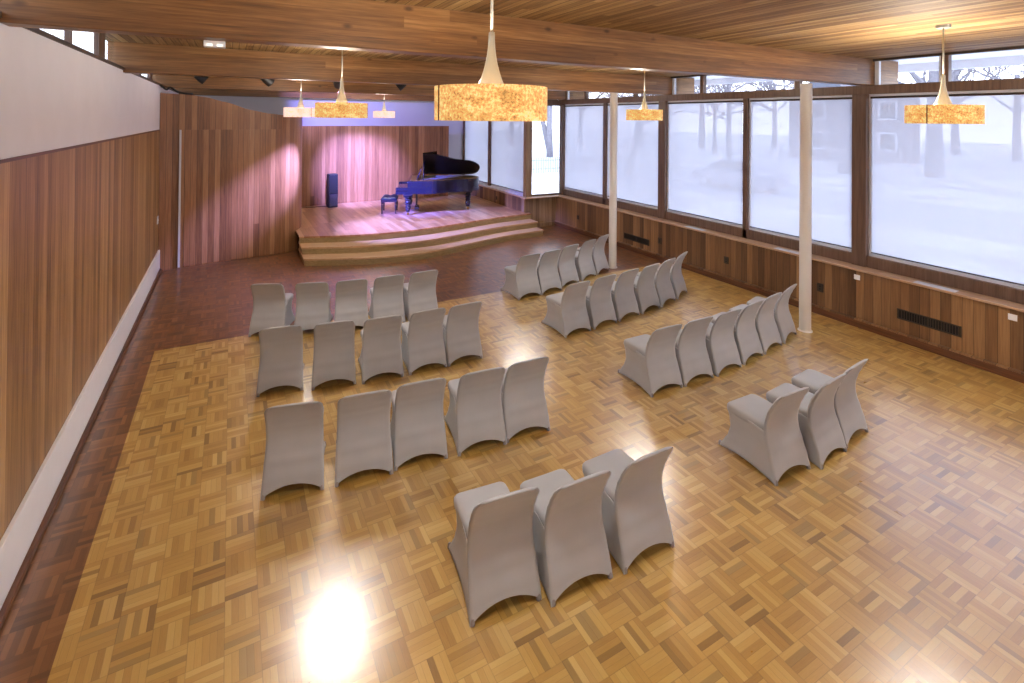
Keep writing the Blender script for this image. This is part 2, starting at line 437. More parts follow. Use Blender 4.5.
prism(bm, pts + [(7.88, 13.3), (XS + .02, 13.3), (XS + .02, 18.2), (XL, 18.2), (XL, 13.9), (1.44, 13.9)], .445, .48)
link('stage_floor', bm, M['stage_floor'], stg, False)
# ------------------------------------------------------------------ right wall, sill, posts, glazing
wr = struct('wall_right', B(XR, XR + .16, YB, YN, 0, .90), M['right_wall'])
struct('wall_nook', B(XS, XR + .3, YN, YN + .16, 0, .90), M['nook_wall'])
struct('wall_stage_side', B(XS, XS + .16, YN + .16, 18.2, .0, .90), M['right_wall'])
struct('baseboard_right', B(XR - .05, XR, YB, YN, 0, .115, bev=.01), M['base'])
struct('trim_7', B(XR - .065, XR, YB, YN, .115, .14, bev=.006), M['right_wall'])
struct('baseboard_nook', B(XS + .14, XR - .03, YN - .03, YN, 0, .12, bev=.008), M['nook_wall'])
sl = struct('trim_8', B(XR - .045, XW + .02, YB, YN + .1, .90, .93, bev=.006), M['sill'])
struct('trim_9', B(XS - .08, XR - .045, YN - .20, YN + .1, .90, .93, bev=.006), M['sill'])
struct('trim_10', B(XS - .05, XS + .14, YN + .1, 18.15, .90, .93, bev=.006), M['sill'])

Z0, Z1, ZR0, ZR1 = .93, 1.11, 3.745, 3.89    # sill top, bottom rail top, header rail
fr = link('bottom_rail', B(XW, XW + .12, YB, YN, Z0, Z1, bev=.01), M['frame']); fr['kind'] = 'structure'; fr.name = 'trim_11'
fr = link('header_rail', B(XW - .02, XW + .12, YB, YN + .1, ZR0, ZR1, bev=.008), M['frame']); fr['kind'] = 'structure'; fr.name = 'trim_12'
fr = link('ceiling_trim', B(XW, XW + .1, YB, YN + .1, ZC - .035, ZC), M['trim_dark']); fr['kind'] = 'structure'; fr.name = 'trim_13'

def window_bay(n, y0, y1, sash0=.05, sash1=.05):
    """one tall pane, white aluminium sash and a drawn roller shade, between y0 and y1 on the right wall"""
    w = struct('window_%d' % n, B(XW + .095, XW + .101, y0, y1, Z1, ZR0), M['glass'])
    bm = bmesh.new()
    box(bm, XW + .06, XW + .11, y0, y0 + .045, Z1, ZR0); box(bm, XW + .06, XW + .11, y1 - .045, y1, Z1, ZR0)
    box(bm, XW + .06, XW + .11, y0 + .045, y1 - .045, Z1, Z1 + .045); box(bm, XW + .06, XW + .11, y0 + .045, y1 - .045, ZR0 - .05, ZR0)
    link('window_frame', bm, M['alu'], w)
    s = link('roller_shade', B(XW + .040, XW + .0415, y0 + .035, y1 - .05, Z1 + .075, ZR0 - .07), M['shade'], w)
    bm = B(XW + .032, XW + .05, y0 + .035, y1 - .05, Z1 + .055, Z1 + .075)
    link('shade_bottom_bar', bm, M['trim_dark'], w)
    bm = bmesh.new(); tube(bm, [(XW + .05, y0 + .02, ZR0 - .055), (XW + .05, y1 - .03, ZR0 - .055)], .018, 10)
    link('shade_roller', bm, M['trim_dark'], w)
posts = [(-4.0, -3.95), (.2, .42), (4.58, 4.80), (6.80, 6.90), (9.0, 9.22), (11.24, 11.36), (13.3, 13.48)]
for i, (a, b) in enumerate(posts[1:]):
    thin = b - a < .15
    o = link('window_post', B(XW - (.03 if not thin else .0), XW + .13, a, b, Z0, ZR0, bev=.006), M['frame']); o['kind'] = 'structure'; o.name = 'trim_%d' % (20 + i)
for i, (p, q) in enumerate(zip(posts, posts[1:])): window_bay(i + 2, p[1], q[0])
# clerestory right
w = struct('window_9', B(XW + .06, XW + .066, YB, YN, ZR1, ZC - .035), M['glass'])
bm = bmesh.new()
for y in (-.9, 1.25, 3.5, 5.72, 7.90, 10.05, 12.15): box(bm, XW, XW + .1, y, y + .09, ZR1, ZC - .035)
link('window_mullion', bm, M['frame'], w)
bm = bmesh.new()
for y in (3.59, 4.45, 4.74, 5.81, 7.99, 8.8, 9.1, 10.14, 12.24, 13.15): box(bm, XW + .04, XW + .1, y - .02, y + .04, ZR1, ZC - .035)
link('window_frame', bm, M['alu'], w)

# nook pane (clear) and its post
w = struct('window_10', B(XS + .26, XW, YN + .07, YN + .076, Z0 + .04, ZR0), M['glass'])
bm = bmesh.new(); box(bm, XS + .26, XW, YN + .04, YN + .11, Z0, Z0 + .05); box(bm, XS + .26, XW + .02, YN + .04, YN + .11, ZR0 - .05, ZR0)
link('window_frame', bm, M['frame'], w)
o = struct('trim_30', B(XS + .06, XS + .27, YN, YN + .17, Z0, ZC, bev=.008), M['nook_wall'])
o = struct('trim_31', B(XS + .27, XW + .1, YN + .0, YN + .12, ZR0, ZR1, bev=.006), M['frame'])
w = struct('window_11', B(XS + .27, XW, YN + .07, YN + .076, ZR1, ZC), M['glass'])
# stage side windows
o = struct('trim_32', B(XS + .04, XS + .2, YN + .17, 18.2, ZR0, ZR1), M['frame'])
w = struct('window_12', B(XS + .13, XS + .136, YN + .17, 18.2, ZR1, ZC), M['glass'])
o = struct('trim_33', B(XS + .04, XS + .2, YN + .17, 18.2, Z0, Z0 + .05), M['alu'])
for n, (a, b) in enumerate(((YN + .17, 15.85), (16.0, 18.1))):
    w = struct('window_%d' % (13 + n), B(XS + .15, XS + .156, a, b, Z0 + .05, ZR0), M['glass'])
    bm = bmesh.new()
    box(bm, XS + .12, XS + .17, a, a + .05, Z0 + .05, ZR0); box(bm, XS + .12, XS + .17, b - .05, b, Z0 + .05, ZR0); box(bm, XS + .12, XS + .17, a, b, Z0 + .05, Z0 + .1)
    link('window_frame', bm, M['alu'], w)
    link('roller_shade', B(XS + .09, XS + .0915, a + .04, b - .04, Z0 + .13, ZR0 - .02), M['shade'], w)
    link('shade_bottom_bar', B(XS + .082, XS + .1, a + .04, b - .04, Z0 + .11, Z0 + .13), M['trim_dark'], w)
for i, (a, b) in enumerate(((15.85, 16.0), (18.1, 18.2))):
    struct('trim_%d' % (34 + i), B(XS + .05, XS + .18, a, b, Z0 + .05, ZR0, bev=.005), M['frame'])

# white round columns
for lab, x, y, r in (('round white column behind the long row of seats, nearer the camera', 7.97, 4.90, .085), ('round white column beside the row of seats nearest the stage', 7.50, 8.99, .085)):
    bm = bmesh.new(); lathe(bm, [(r, .0), (r, ZBM)], 0, 0, 40)
    o = link('support_column', bm, M['column'], None, True, 40); o.location = (x, y, 0)
    tag(o, lab, 'column', 'round white support columns')
    bm = bmesh.new(); lathe(bm, [(r + .02, 0.0), (r + .02, .012), (r + .002, .02)], 0, 0, 40)
    link('base_ring', bm, M['column'], o, True, 40)

# ------------------------------------------------------------------ wall fittings on the right
def plate(name, y, z, mat, lab, cat, hw=.045, hh=.06, slots=True, grp=None):
    o = link(name, B(-.012, 0, -hw, hw, -hh, hh, bev=.004), mat); o.location = (XR, y, z); tag(o, lab, cat, grp)
    if slots:
        for dz in (-.022, .022):
            link('socket', B(-.016, -.010, -.014, .014, dz - .013, dz + .013, bev=.003), M['black'] if mat is not M['vent'] else M['black'], o)
    return o
plate('wall_outlet', 5.20, .45, M['vent'], 'dark electrical outlet on the plank wall just right of the nearer white column', 'outlet', .055, .07, grp='dark wall outlets')
plate('wall_outlet', 7.10, .45, M['vent'], 'dark electrical outlet on the plank wall between the two white columns, nearer one', 'outlet', .055, .07, grp='dark wall outlets')
plate('wall_outlet', 8.95, .45, M['vent'], 'dark electrical outlet on the plank wall between the two white columns, farther one', 'outlet', .055, .07, grp='dark wall outlets')
plate('wall_outlet', 12.2, .44, M['vent'], 'dark electrical outlet low on the plank wall near the window nook corner', 'outlet', .05, .06, grp='dark wall outlets')
plate('wall_switch', 4.61, .79, M['white_paint'], 'small white switch plate just under the sill near the wide window post', 'switch', .045, .04, False)
plate('wall_switch', 2.73, .79, M['white_paint'], 'small white switch plate under the sill at the right edge of the photo', 'switch', .045, .04, False)
o = link('wall_outlet', B(-.012, 0, -.04, .04, -.06, .06, bev=.004), M['vent']); o.location = (XS, 15.2, .66); tag(o, 'dark outlet on the low wall of the stage behind the piano tail', 'outlet', 'dark wall outlets')
link('socket', B(-.016, -.01, -.015, .015, -.015, .015), M['black'], o)
def grille(y0, y1, z0, z1, lab):
    g = empty('wall_vent', (XR, (y0 + y1) / 2, (z0 + z1) / 2), 0, lab, 'vent', 'dark floor-level wall vents')
    w, h = (y1 - y0) / 2, (z1 - z0) / 2
    bm = bmesh.new()
    box(bm, -.014, 0, -w, w, h - .016, h); box(bm, -.014, 0, -w, w, -h, -h + .016)
    for a in (-w, -.01, w - .02): box(bm, -.014, 0, a, a + .02, -h + .016, h - .016)
    link('vent_frame', bm, M['vent'], g)
    link('vent_opening', B(-.003, -.001, -w + .02, w - .02, -h + .016, h - .016), M['black'], g)
    bm = bmesh.new(); n = int(w * 2 / .035)
    for i in range(n):
        yy = -w + .03 + i * (2 * w - .06) / n
        box(bm, -.012, -.003, yy, yy + .006, -h + .016, h - .016)
    link('vent_slats', bm, M['vent'], g)
grille(3.26, 4.04, .33, .48, 'long dark vent grille in the plank wall below the right window')
grille(9.3, 10.2, .25, .40, 'dark vent grille in the plank wall behind the farther white column')
for y0, y1, lab in ((3.33, 3.83, 'pale register plate lying on the window sill at the right'), (5.55, 6.05, 'pale register plate on the sill beside the nearer white column'), (7.7, 8.2, 'pale register plate on the sill beneath the window with the parked car behind it')):
    o = link('sill_register', B(-.07, .07, -(y1 - y0) / 2, (y1 - y0) / 2, 0, .008, bev=.002), M['alu']); o.location = (XR + .05, (y0 + y1) / 2, .93)
    tag(o, lab, 'vent', 'sill registers')
# left switch
o = link('wall_switch', B(0, .015, -.06, .06, -.08, .08, bev=.004), M['white_paint']); o.location = (XL, 12.9, 1.12)
tag(o, 'small white switch on the left plank wall beside the wood screen wall', 'switch')
link('toggle', B(.014, .024, -.012, .012, -.02, .02), M['white_paint'], o)
# cable near the ceiling at the far left corner
bm = bmesh.new(); tube(bm, [tuple(p) for p in catmull([(-1.30, 12.9, 3.93), (-1.2, 12.98, 3.84), (-1.14, 13.05, 3.89), (-1.0, 13.12, 3.80), (-.86, 13.17, 3.77), (-.75, 13.3, 3.775)], 6)], .02, 8)
tag(link('black_cable', bm, M['black'], None, True), 'black cable bundle drooping over the top left corner of the wood screen wall', 'cable')

# ------------------------------------------------------------------ pendants
def pendant(x, y, lab, mat=M['lamp'], zb=3.285, power=95, seam=2.2, canopy=True):
    t = empty('pendant_lamp', (x, y, zb), 0, lab, 'lamp', 'drum pendant lamps')
    top = ZC - zb; r, h = .32, .19
    bm = bmesh.new()
    lathe(bm, [(r, 0), (r, h), (r - .006, h), (r - .006, 0), (r, 0)], 0, 0, 56, False)
    s = link('lamp_shade', bm, mat, t, True, 40)
    bm = bmesh.new()
    a = seam; c, d = math.cos(a), math.sin(a)
    box(bm, r - .002, r + .003, -.005, .005, .0, h, rot=Matrix.Rotation(a, 4, 'Z'), piv=(0, 0, 0))
    link('shade_seam', bm, M['seam'], s)
    bm = bmesh.new(); lathe(bm, [(.305, .012), (.305, .018)], 0, 0, 48)
    link('diffuser', bm, M['bulb'], t, True, 40)
    bm = bmesh.new()
    for k in range(3):
        box(bm, .05, r - .006, -.004, .004, h - .012, h - .004, rot=Matrix.Rotation(k * 2.094, 4, 'Z'), piv=(0, 0, 0))
    link('shade_spider', bm, M['steel'], t)
    bm = bmesh.new(); prof = []
    for k in range(13):
        u = k / 12; prof.append((.018 + .062 * (1 - u) ** 2.1, h + .0 + .30 * u))
    prof.append((.016, h + .315)); lathe(bm, prof, 0, 0, 28)
    link('bell_neck', bm, M['steel'], t, True, 50)
    bm = bmesh.new(); tube(bm, [(0, 0, h + .3), (0, 0, top - .02)], .0085, 10)
    link('stem', bm, M['steel'], t, True)
    bm = bmesh.new(); lathe(bm, [(.05, top - .035), (.062, top - .03), (.068, top)], 0, 0, 28)
    link('ceiling_canopy', bm, M['steel'], t, True, 40)
    L = bpy.data.lights.new('pendant_bulb', 'POINT'); L.energy = power; L.color = (1, .93, .82); L.shadow_soft_size = .11
    lo = bpy.data.objects.new('pendant_bulb', L); COL.objects.link(lo); lo.parent = t; lo.location = (0.0, 0.16, .16)
    return t
pendant(6.49, 2.54, 'glowing cork-coloured drum pendant hanging in front of the large right window', seam=-3.17)
pendant(1.30, 2.63, 'largest glowing cork-coloured drum pendant, nearest the camera at top centre', seam=-3.10)
pendant(1.24, 6.82, 'glowing golden drum pendant between the two small pale ones on the left', seam=-.2)
pendant(1.24, 11.2, 'pale washed-out drum pendant hanging in front of the wood screen wall', M['lamp_pale'], seam=-1.04)
pendant(4.06, 15.5, 'smallest pendant, pinkish, hanging over the stage above the piano bench', M['lamp_pale'], seam=-.3)
pendant(6.49, 6.94, 'small golden drum pendant hanging beside the farther white column', seam=-.9)
pendant(6.49, 11.3, 'pendant mostly hidden behind the largest drum shade, only its stem showing', seam=.5)
for x, y, s in ((1.24, -1.8, 1), (6.49, -1.8, 2)):  # unseen pair added behind the camera, run brighter to fill the room
    pendant(x, y, 'unseen drum pendant added behind the viewpoint as fill light', seam=s, power=320)

# emergency light on beam
t = empty('emergency_light', (-.12, 4.70, ZBM), 0, 'small white twin-head emergency light under the front ceiling beam', 'light')
link('housing', B(-.075, .075, -.03, .05, -.05, 0, bev=.006), M['white_paint'], t)
for dx in (-.035, .035):
    link('lamp_lens', B(dx - .02, dx + .02, -.034, -.028, -.045, -.025), M['lens'], t)

# stage spotlights hung between the beams
def spot(x, lab, target, color, energy, size=28, blend=.6, y=12.6, on=True):
    t = empty('stage_spotlight', (x, y, ZC), 0, lab, 'spotlight', 'black stage spotlights between the ceiling beams')
    d = (Vector(target) - Vector((x, y, 4.10))).normalized()
    q = d.to_track_quat('-Z', 'Y')
    bm = bmesh.new(); lathe(bm, [(.04, .12), (.085, .10), (.10, .0), (.105, -.10), (.094, -.10), (.088, -.02)], 0, 0, 28, False)
    bmesh.ops.holes_fill(bm, edges=[e for e in bm.edges if e.is_boundary], sides=0)
    c = link('lamp_can', bm, M['black'], t, True, 40); c.location = (0, 0, -.21); c.rotation_mode = 'QUATERNION'; c.rotation_quaternion = q
    bm = bmesh.new(); box(bm, -.118, -.112, -.012, .012, -.22, -.02); box(bm, .112, .118, -.012, .012, -.22, -.02); box(bm, -.118, .118, -.012, .012, -.026, -.02); box(bm, -.02, .02, -.02, .02, -.02, 0)
    link('mounting_yoke', bm, M['black'], t)
    if on:
        L = bpy.data.lights.new('spot_beam', 'SPOT'); L.energy = energy; L.color = color; L.spot_size = R(size); L.spot_blend = blend; L.shadow_soft_size = .02
        lo = bpy.data.objects.new('spot_beam', L); COL.objects.link(lo); lo.parent = t
        lo.location = Vector((0, 0, -.21)) + d * .17; lo.rotation_mode = 'QUATERNION'; lo.rotation_quaternion = q
spot(-.56, 'black stage spotlight nearest the left wall', (4.4, 13.4, .48), (.24, .26, 1), 11000, 36, .9)
spot(.70, 'second black stage spotlight from the left wall', (4.9, 14.9, .9), (.07, .09, 1), 12000, 26, .7)
spot(2.20, 'black stage spotlight above the drum pendant row', (3.8, 17.4, 1.35), (.24, .24, 1), 13000, 36, .9)
spot(3.72, 'rightmost visible black stage spotlight', (1.05, 13.5, 1.80), (.30, .30, 1), 7000, 24, 1.0)
spot(.30, 'unseen black spotlight added behind the wood screen wall to tint the end wall', (4.0, 18.2, 3.5), (.30, .28, 1), 1700, 62, 1.0, y=15.0)  # hidden extra lamp, added to wash the upper end wall lavender

# ------------------------------------------------------------------ covered chairs
def yr(z):
    return lerp_tab([(0, 0), (.12, .028), (.25, .070), (.34, .102), (.38, .110), (.42, .114), (.46, .113), (.50, .108), (.58, .086), (.66, .052), (.74, .010), (.80, -.03)], z)
def wr_(z): return lerp_tab([(0, .254), (.2, .246), (.40, .236), (.5, .234), (.8, .236)], z)
def yf(z): return lerp_tab([(0, .645), (.07, .60), (.15, .555), (.24, .535), (.33, .545), (.40, .565), (.46, .57)], z)
def wf_(z): return lerp_tab([(0, .225), (.1, .205), (.25, .19), (.36, .195), (.42, .205)], z)
def chair_proto():
    root = empty('banquet_chair')
    OFF = -.32
    # skirt: cloth stretched from the seat to four feet
    bm = bmesh.new(); NS, NTT = 18, 18; grid = []
    for j in range(NTT + 1):
        t = j / NTT; ring = []
        for side in range(4):
            for i in range(NS):
                u = i / NS
                arch = (4 * u * (1 - u))
                amp = (.085, .028, .10, .028)[side]
                zb = amp * arch ** .75
                ztop = .415
                z = zb + (ztop - zb) * (t ** .9)
                e = .018 * min(1, z / .1 + .3)
                if side == 0: x, y = -wr_(z) + 2 * wr_(z) * u, yr(z) + .007
                elif side == 1:
                    x = wr_(z) + (wf_(z) - wr_(z)) * u - .030 * arch * (1 - abs(2 * z / .415 - 1) * .6); y = yr(z) + (yf(z) - yr(z)) * u
                elif side == 2: x, y = wf_(z) - 2 * wf_(z) * u, yf(z) - .02 * arch
                else:
                    x = -(wf_(z) + (wr_(z) - wf_(z)) * u - .030 * arch * (1 - abs(2 * z / .415 - 1) * .6)); y = yf(z) + (yr(z) - yf(z)) * u
                # round the vertical corners
                k = min(u, 1 - u) * NS
                if k < 1:
                    cxm = 0; cym = (yr(z) + yf(z)) / 2
                    d = Vector((x - cxm, y - cym)); x, y = (cxm + d.x * (1 - e * .5 / max(d.length, .1)), cym + d.y * (1 - e * .5 / max(d.length, .1)))
                ring.append(bm.verts.new((x, y + OFF, z)))
        grid.append(ring)
    n = NS * 4
    for a, b in zip(grid, grid[1:]):
        for i in range(n): bm.faces.new((a[i], a[(i + 1) % n], b[(i + 1) % n], b[i]))
    sk = link('skirt', bm, M['fabric'], root, True)
    sk.modifiers.new('thickness', 'SOLIDIFY').thickness = .004
    # rear panel of the cover, from the arched hem up over the back
    bm = bmesh.new(); NU, NV = 22, 34; G = []
    for j in range(NV + 1):
        t = j / NV; row = []
        for i in range(-1, NU + 2):
            u = min(1, max(0, i / NU)); arch = 4 * u * (1 - u)
            zb = .085 * arch ** .75; z = zb + (.786 - zb) * t
            w = wr_(z) + .001; rr = .068
            if z > .80 - rr: w = w - rr + math.sqrt(max(0, rr * rr - (z - (.80 - rr)) ** 2))
            x = -w + 2 * w * u; y = yr(z) - .002 + .008 * arch * max(0, min(1, (z - .40) / .2))
            if z > .74: y += .004 * (z - .74) / .046
            ed = min(u, 1 - u)
            if ed < .03: y += .003
            if i < 0 or i > NU: y += .014; x *= .997
            row.append(bm.verts.new((x, y + OFF, z)))
        G.append(row)
    for a, b in zip(G, G[1:]):
        for i in range(len(a) - 1): bm.faces.new((a[i], a[i + 1], b[i + 1], b[i]))
    link('back_panel', bm, M['fabric'], root, True)
    # seat pad
    bm = bmesh.new(); rings = []
    def loop(z, grow, rad=.045, yback=.135):
        pts = []; w = .205 + grow; yb = yback; y1 = .568 + grow
        for cx, cy, a0 in ((w - rad, yb + rad * .3, -90), (w - rad, y1 - rad, 0), (-w + rad, y1 - rad, 90), (-w + rad, yb + rad * .3, 180)):
            for k in range(6):
                a = R(a0 + k * 18); pts.append((cx + rad * math.cos(a), cy + rad * math.sin(a) * (1 if cy > .3 else .3)))
        return [bm.verts.new((x, y + OFF, z + (.012 * (y - .3) if z > .4 else 0))) for x, y in pts]
    for z, g in ((.37, -.012), (.385, .001), (.41, .004), (.435, .003), (.448, -.004), (.455, -.015), (.459, -.04), (.461, -.09), (.462, -.15)): rings.append(loop(z, g))
    for a, b in zip(rings, rings[1:]):
        for i in range(24): bm.faces.new((a[i], a[(i + 1) % 24], b[(i + 1) % 24], b[i]))
    bm.faces.new(rings[-1]); bm.faces.new(rings[0])
    link('seat', bm, M['fabric'], root, True, 70)
    # backrest slab with rounded top corners
    bm = bmesh.new(); rings = []
    zt = .80; zs = [.385, .405, .414, .44, .48, .52, .56, .60, .64, .68, .71, .735, .755, .772, .785, .794, .80]
    for z in zs:
        rr = .068; w = wr_(z)
        if z > zt - rr: w = w - rr + math.sqrt(max(0, rr * rr - (z - (zt - rr)) ** 2))
        th = .042 - .012 * max(0, (z - .6) / .2)
        if z > zt - .014: th *= math.sqrt(max(0.04, 1 - ((z - (zt - .014)) / .0145) ** 2))
        if z < .41: w -= .006
        yc = yr(z) + (.006 if z < .41 else 0) + (.042 - .012 * max(0, (z - .6) / .2)) / 2
        pts = []; NB = 12
        for k in range(NB + 1):     # rear face, slightly hollow
            u = k / NB; x = -w + 2 * w * u; hollow = .010 * (4 * u * (1 - u)) * max(0, min(1, (z - .44) / .12))
            ed = min(u, 1 - u); rd = th * .5 * (1 - min(1, ed * 18)) ** 2 if ed < .055 else 0
            pts.append((x, yc - th / 2 + hollow * .6 + rd))
        for k in range(NB + 1):
            u = k / NB; x = w - 2 * w * u; ed = min(u, 1 - u); rd = th * .5 * (1 - min(1, ed * 18)) ** 2 if ed < .055 else 0
            pts.append((x, yc + th / 2 + .008 * (4 * u * (1 - u)) - rd))
        rings.append([bm.verts.new((x, y + OFF, z)) for x, y in pts])
    m = len(rings[0])
    for a, b in zip(rings, rings[1:]):
        for i in range(m): bm.faces.new((a[i], a[(i + 1) % m], b[(i + 1) % m], b[i]))
    bm.faces.new(rings[0]); bm.faces.new(rings[-1])
    bmesh.ops.remove_doubles(bm, verts=bm.verts, dist=.0004)
    link('backrest', bm, M['fabric'], root, True, 75)
    # foot pockets
    for sx, y, w in ((-1, .012, .247), (1, .012, .247), (-1, .628, .22), (1, .628, .22)):
        bm = bmesh.new(); lathe(bm, [(.014, 0), (.017, .006), (.015, .03), (.008, .042)], 0, 0, 12)
        bmesh.ops.translate(bm, verts=bm.verts, vec=(sx * (w - .012), y + OFF, 0))
        link('foot_pocket', bm, M['fabric_pocket'], root, True, 60)
    return root
rows = [
 ('in the left block row nearest the stage', [((.50, 8.52), -24), ((1.10, 8.27), -17), ((1.66, 8.12), -9), ((2.23, 8.06), -3), ((2.80, 8.05), 1)]),
 ('in the second left block row from the stage', [((.55, 6.695), -10.5), ((1.14, 6.555), -9), ((1.71, 6.44), -5), ((2.29, 6.405), 0), ((2.815, 6.395), 1)]),
 ('in the third left block row from the stage', [((.51, 4.855), -13), ((1.10, 4.745), -8), ((1.625, 4.71), -6.5), ((2.23, 4.63), -6), ((2.745, 4.605), -3)]),
 ('in the short front left row nearest the camera', [((1.65, 3.035), -6), ((2.19, 2.92), -2), ((2.79, 2.895), 1)]),
 ('in the right block row nearest the stage', [((4.86, 8.15), 5), ((5.38, 8.21), 9), ((5.95, 8.40), 14), ((6.53, 8.56), 19), ((7.07, 8.78), 23)]),
 ('in the second right block row from the stage', [((4.70, 6.43), 4), ((5.28, 6.49), 7), ((5.84, 6.56), 9.5), ((6.395, 6.635), 11), ((6.92, 6.745), 17), ((7.47, 6.94), 24)]),
 ('in the third right block row from the stage', [((4.67, 4.57), -1), ((5.21, 4.56), 0), ((5.775, 4.56), 3), ((6.345, 4.62), 8), ((6.89, 4.70), 9), ((7.465, 4.815), 15)]),
 ('in the short right row nearest the camera', [((4.605, 2.94), -1), ((5.19, 2.90), 5), ((5.73, 2.97), 6)]),
]
ORD = {3: ['leftmost', 'middle', 'rightmost'], 5: ['leftmost', 'second from left', 'middle', 'second from right', 'rightmost'],
       6: ['leftmost', 'second from left', 'third from left', 'third from right', 'second from right', 'rightmost']}
proto = chair_proto(); first = True
for desc, lst in rows:
    for k, ((x, y), a) in enumerate(lst):
        o = proto if first else copy_tree(proto); first = False
        f = Vector((-math.sin(R(a)), math.cos(R(a))))
        o.location = (x + f.x * .32, y + f.y * .32, .003 if y < 8.4 else .0); o.rotation_euler.z = R(a); o.scale = (1.01, 1.035, 1.0)
        tag(o, 'grey cloth-covered chair, %s %s' % (ORD[len(lst)][k], desc), 'chair', 'grey covered chairs set in rows')

# ------------------------------------------------------------------ piano
PX, PY, PA = 4.50, 14.50, R(-20)
pn = empty('grand_piano', (PX, PY, .48), PA, 'black grand piano with open lid and turned legs on the stage', 'piano')
def outline(k=0.0, p0=.02):
    """plan outline: p along the strings, q across (0 treble edge, 1.48 bass edge)"""
    ctrl = [(p0, -.10 - k), (.55, -.10 - k), (.80, -.08 - k), (1.05, .06 - k), (1.35, .25 - k), (1.62, .33 - k), (1.86, .40 - k), (2.06, .58 - k * .5), (2.14 + k, .82), (2.12 + k, 1.10), (2.04 + k, 1.28 + k * .5), (1.85, 1.37 + k), (1.4, 1.38 + k)]
    pts = [(v.x, v.y) for v in catmull([(a, b, 0) for a, b in ctrl], 6)]
    return pts + [(p0, 1.38 + k)]
bm = prism(bmesh.new(), outline(), .62, .985)
link('case', bm, M['piano'], pn, True, 35)
bm = prism(bmesh.new(), outline(.018), .612, .665)
link('case_moulding', bm, M['piano'], pn, True, 35)
bm = prism(bmesh.new(), [(p * .96 + .06, .64 + (q - .64) * .93) for p, q in outline()], .985, .990)
link('soundboard', bm, M['brass'], pn)
bm = bmesh.new()
for k in range(24):
    q = 1.2 - k * .045; ln = 1.75 - k * .05
    tube(bm, [(.35, q, 1.0), (.35 + ln * .85, q + .05, 1.0)], .003, 5)
link('strings', bm, M['steel'], pn)
# keybed, arms, keys, fallboard, music desk
link('keybed', B(-.33, .04, -.10, 1.38, .60, .70, bev=.008), M['piano'], pn)
for q in (-.10, 1.29): link('key_arm', B(-.33, .06, q, q + .09, .70, .80, bev=.02), M['piano'], pn)
link('fallboard', B(.0, .06, -.01, 1.29, .72, .95, bev=.01), M['piano'], pn)
link('key_lid', B(-.29, .0, -.01, 1.29, .715, .765, bev=.012), M['piano'], pn)
md = link('music_desk', B(-.016, .016, .16, 1.10, 0, .33, bev=.006), M['piano'], pn); md.location = (.26, 0, .99); md.rotation_euler = (0, R(22), 0)
bm = bmesh.new()
for q in (.26, .50, .74): 
    for dz in (.05, .14, .25): box(bm, -.026, -.013, q, q + .24, dz, dz + .02)
link('fretwork', bm, M['piano'], md)
# lid: hinged on the bass side, with a short folded front flap
def lid_pts(): return [(p, q) for p, q in outline(.03, .42)]
lid = empty('lid', (0, 1.41, 1.0)); lid.parent = pn
lid.rotation_euler = (R(-29), 0, 0)
lp = [(p, q - 1.41) for p, q in lid_pts()]
link('lid_board', prism(bmesh.new(), lp, 0, .022), M['piano_in'], lid, True, 35)
fl_ = link('front_flap', B(-.42, 0, -1.54, -.0, .0, .02, bev=.004), M['piano'], lid); fl_.location = (.42, 0, .045); fl_.rotation_euler = (0, R(172), 0)
bm = bmesh.new(); a = Vector((.45, -.02, .99)); b = Vector((.46, .32, 1.50)); tube(bm, [a, b], .011, 8)
link('prop_stick', bm, M['piano'], pn, True)
# legs: ornate turned
def pleg(p, q):
    l = empty('leg', (p, q, 0)); l.parent = pn
    bm = bmesh.new()
    lathe(bm, [(0.047, 0.09), (0.061, 0.11), (0.057, 0.13), (0.074, 0.17), (0.081, 0.22), (0.061, 0.27), (0.084, 0.3), (0.065, 0.33), (0.095, 0.37), (0.074, 0.41), (0.105, 0.45), (0.081, 0.49), (0.132, 0.52), (0.132, 0.54), (0.115, 0.55)], 0, 0, 20)
    box(bm, -.13, .13, -.13, .13, .55, .63, bev=.012)
    link('turned_post', bm, M['piano'], l, True, 35)
    bm = bmesh.new(); tube(bm, [(0, -.018, .035), (0, .018, .035)], .035, 16); box(bm, -.012, .012, -.028, .028, .035, .092)
    link('caster', bm, M['brass'], l, True, 35)
pleg(.02, .0); pleg(.02, 1.26); pleg(1.80, .78)
bm = bmesh.new(); box(bm, .22, .27, .52, .56, .14, .66); box(bm, .22, .27, .72, .76, .14, .66); box(bm, .19, .32, .48, .80, .06, .16, bev=.01)
ly = link('pedal_lyre', bm, M['piano'], pn)
for q in (.55, .63, .71): link('pedal', B(.08, .22, q, q + .03, .07, .085, bev=.004), M['brass'], ly)

# bench
bn = empty('piano_bench', (4.17, 15.17, .48), PA, 'tufted black leather piano bench in front of the keyboard', 'bench')
bm = bmesh.new(); box(bm, -.19, .19, -.33, .33, .40, .44, bev=.01)
link('apron', B(-.23, .23, -.32, .32, .34, .42, bev=.006), M['piano'], bn)
bm = bmesh.new(); NX, NY = 12, 20; G = []
for i in range(NX + 1):
    row = []
    for j in range(NY + 1):
        u, v = i / NX, j / NY
        puff = .03 * (abs(math.sin(u * 2 * math.pi)) * abs(math.sin(v * 4 * math.pi))) ** .4
        ed = min(1, 8 * min(u, 1 - u, v, 1 - v))
        row.append(bm.verts.new((-.24 + .48 * u, -.33 + .66 * v, .42 + (.045 + puff) * math.sqrt(ed))))
    G.append(row)
for i in range(NX):
    for j in range(NY): bm.faces.new((G[i][j], G[i + 1][j], G[i + 1][j + 1], G[i][j + 1]))
link('seat_cushion', bm, M['leather'], bn, True)
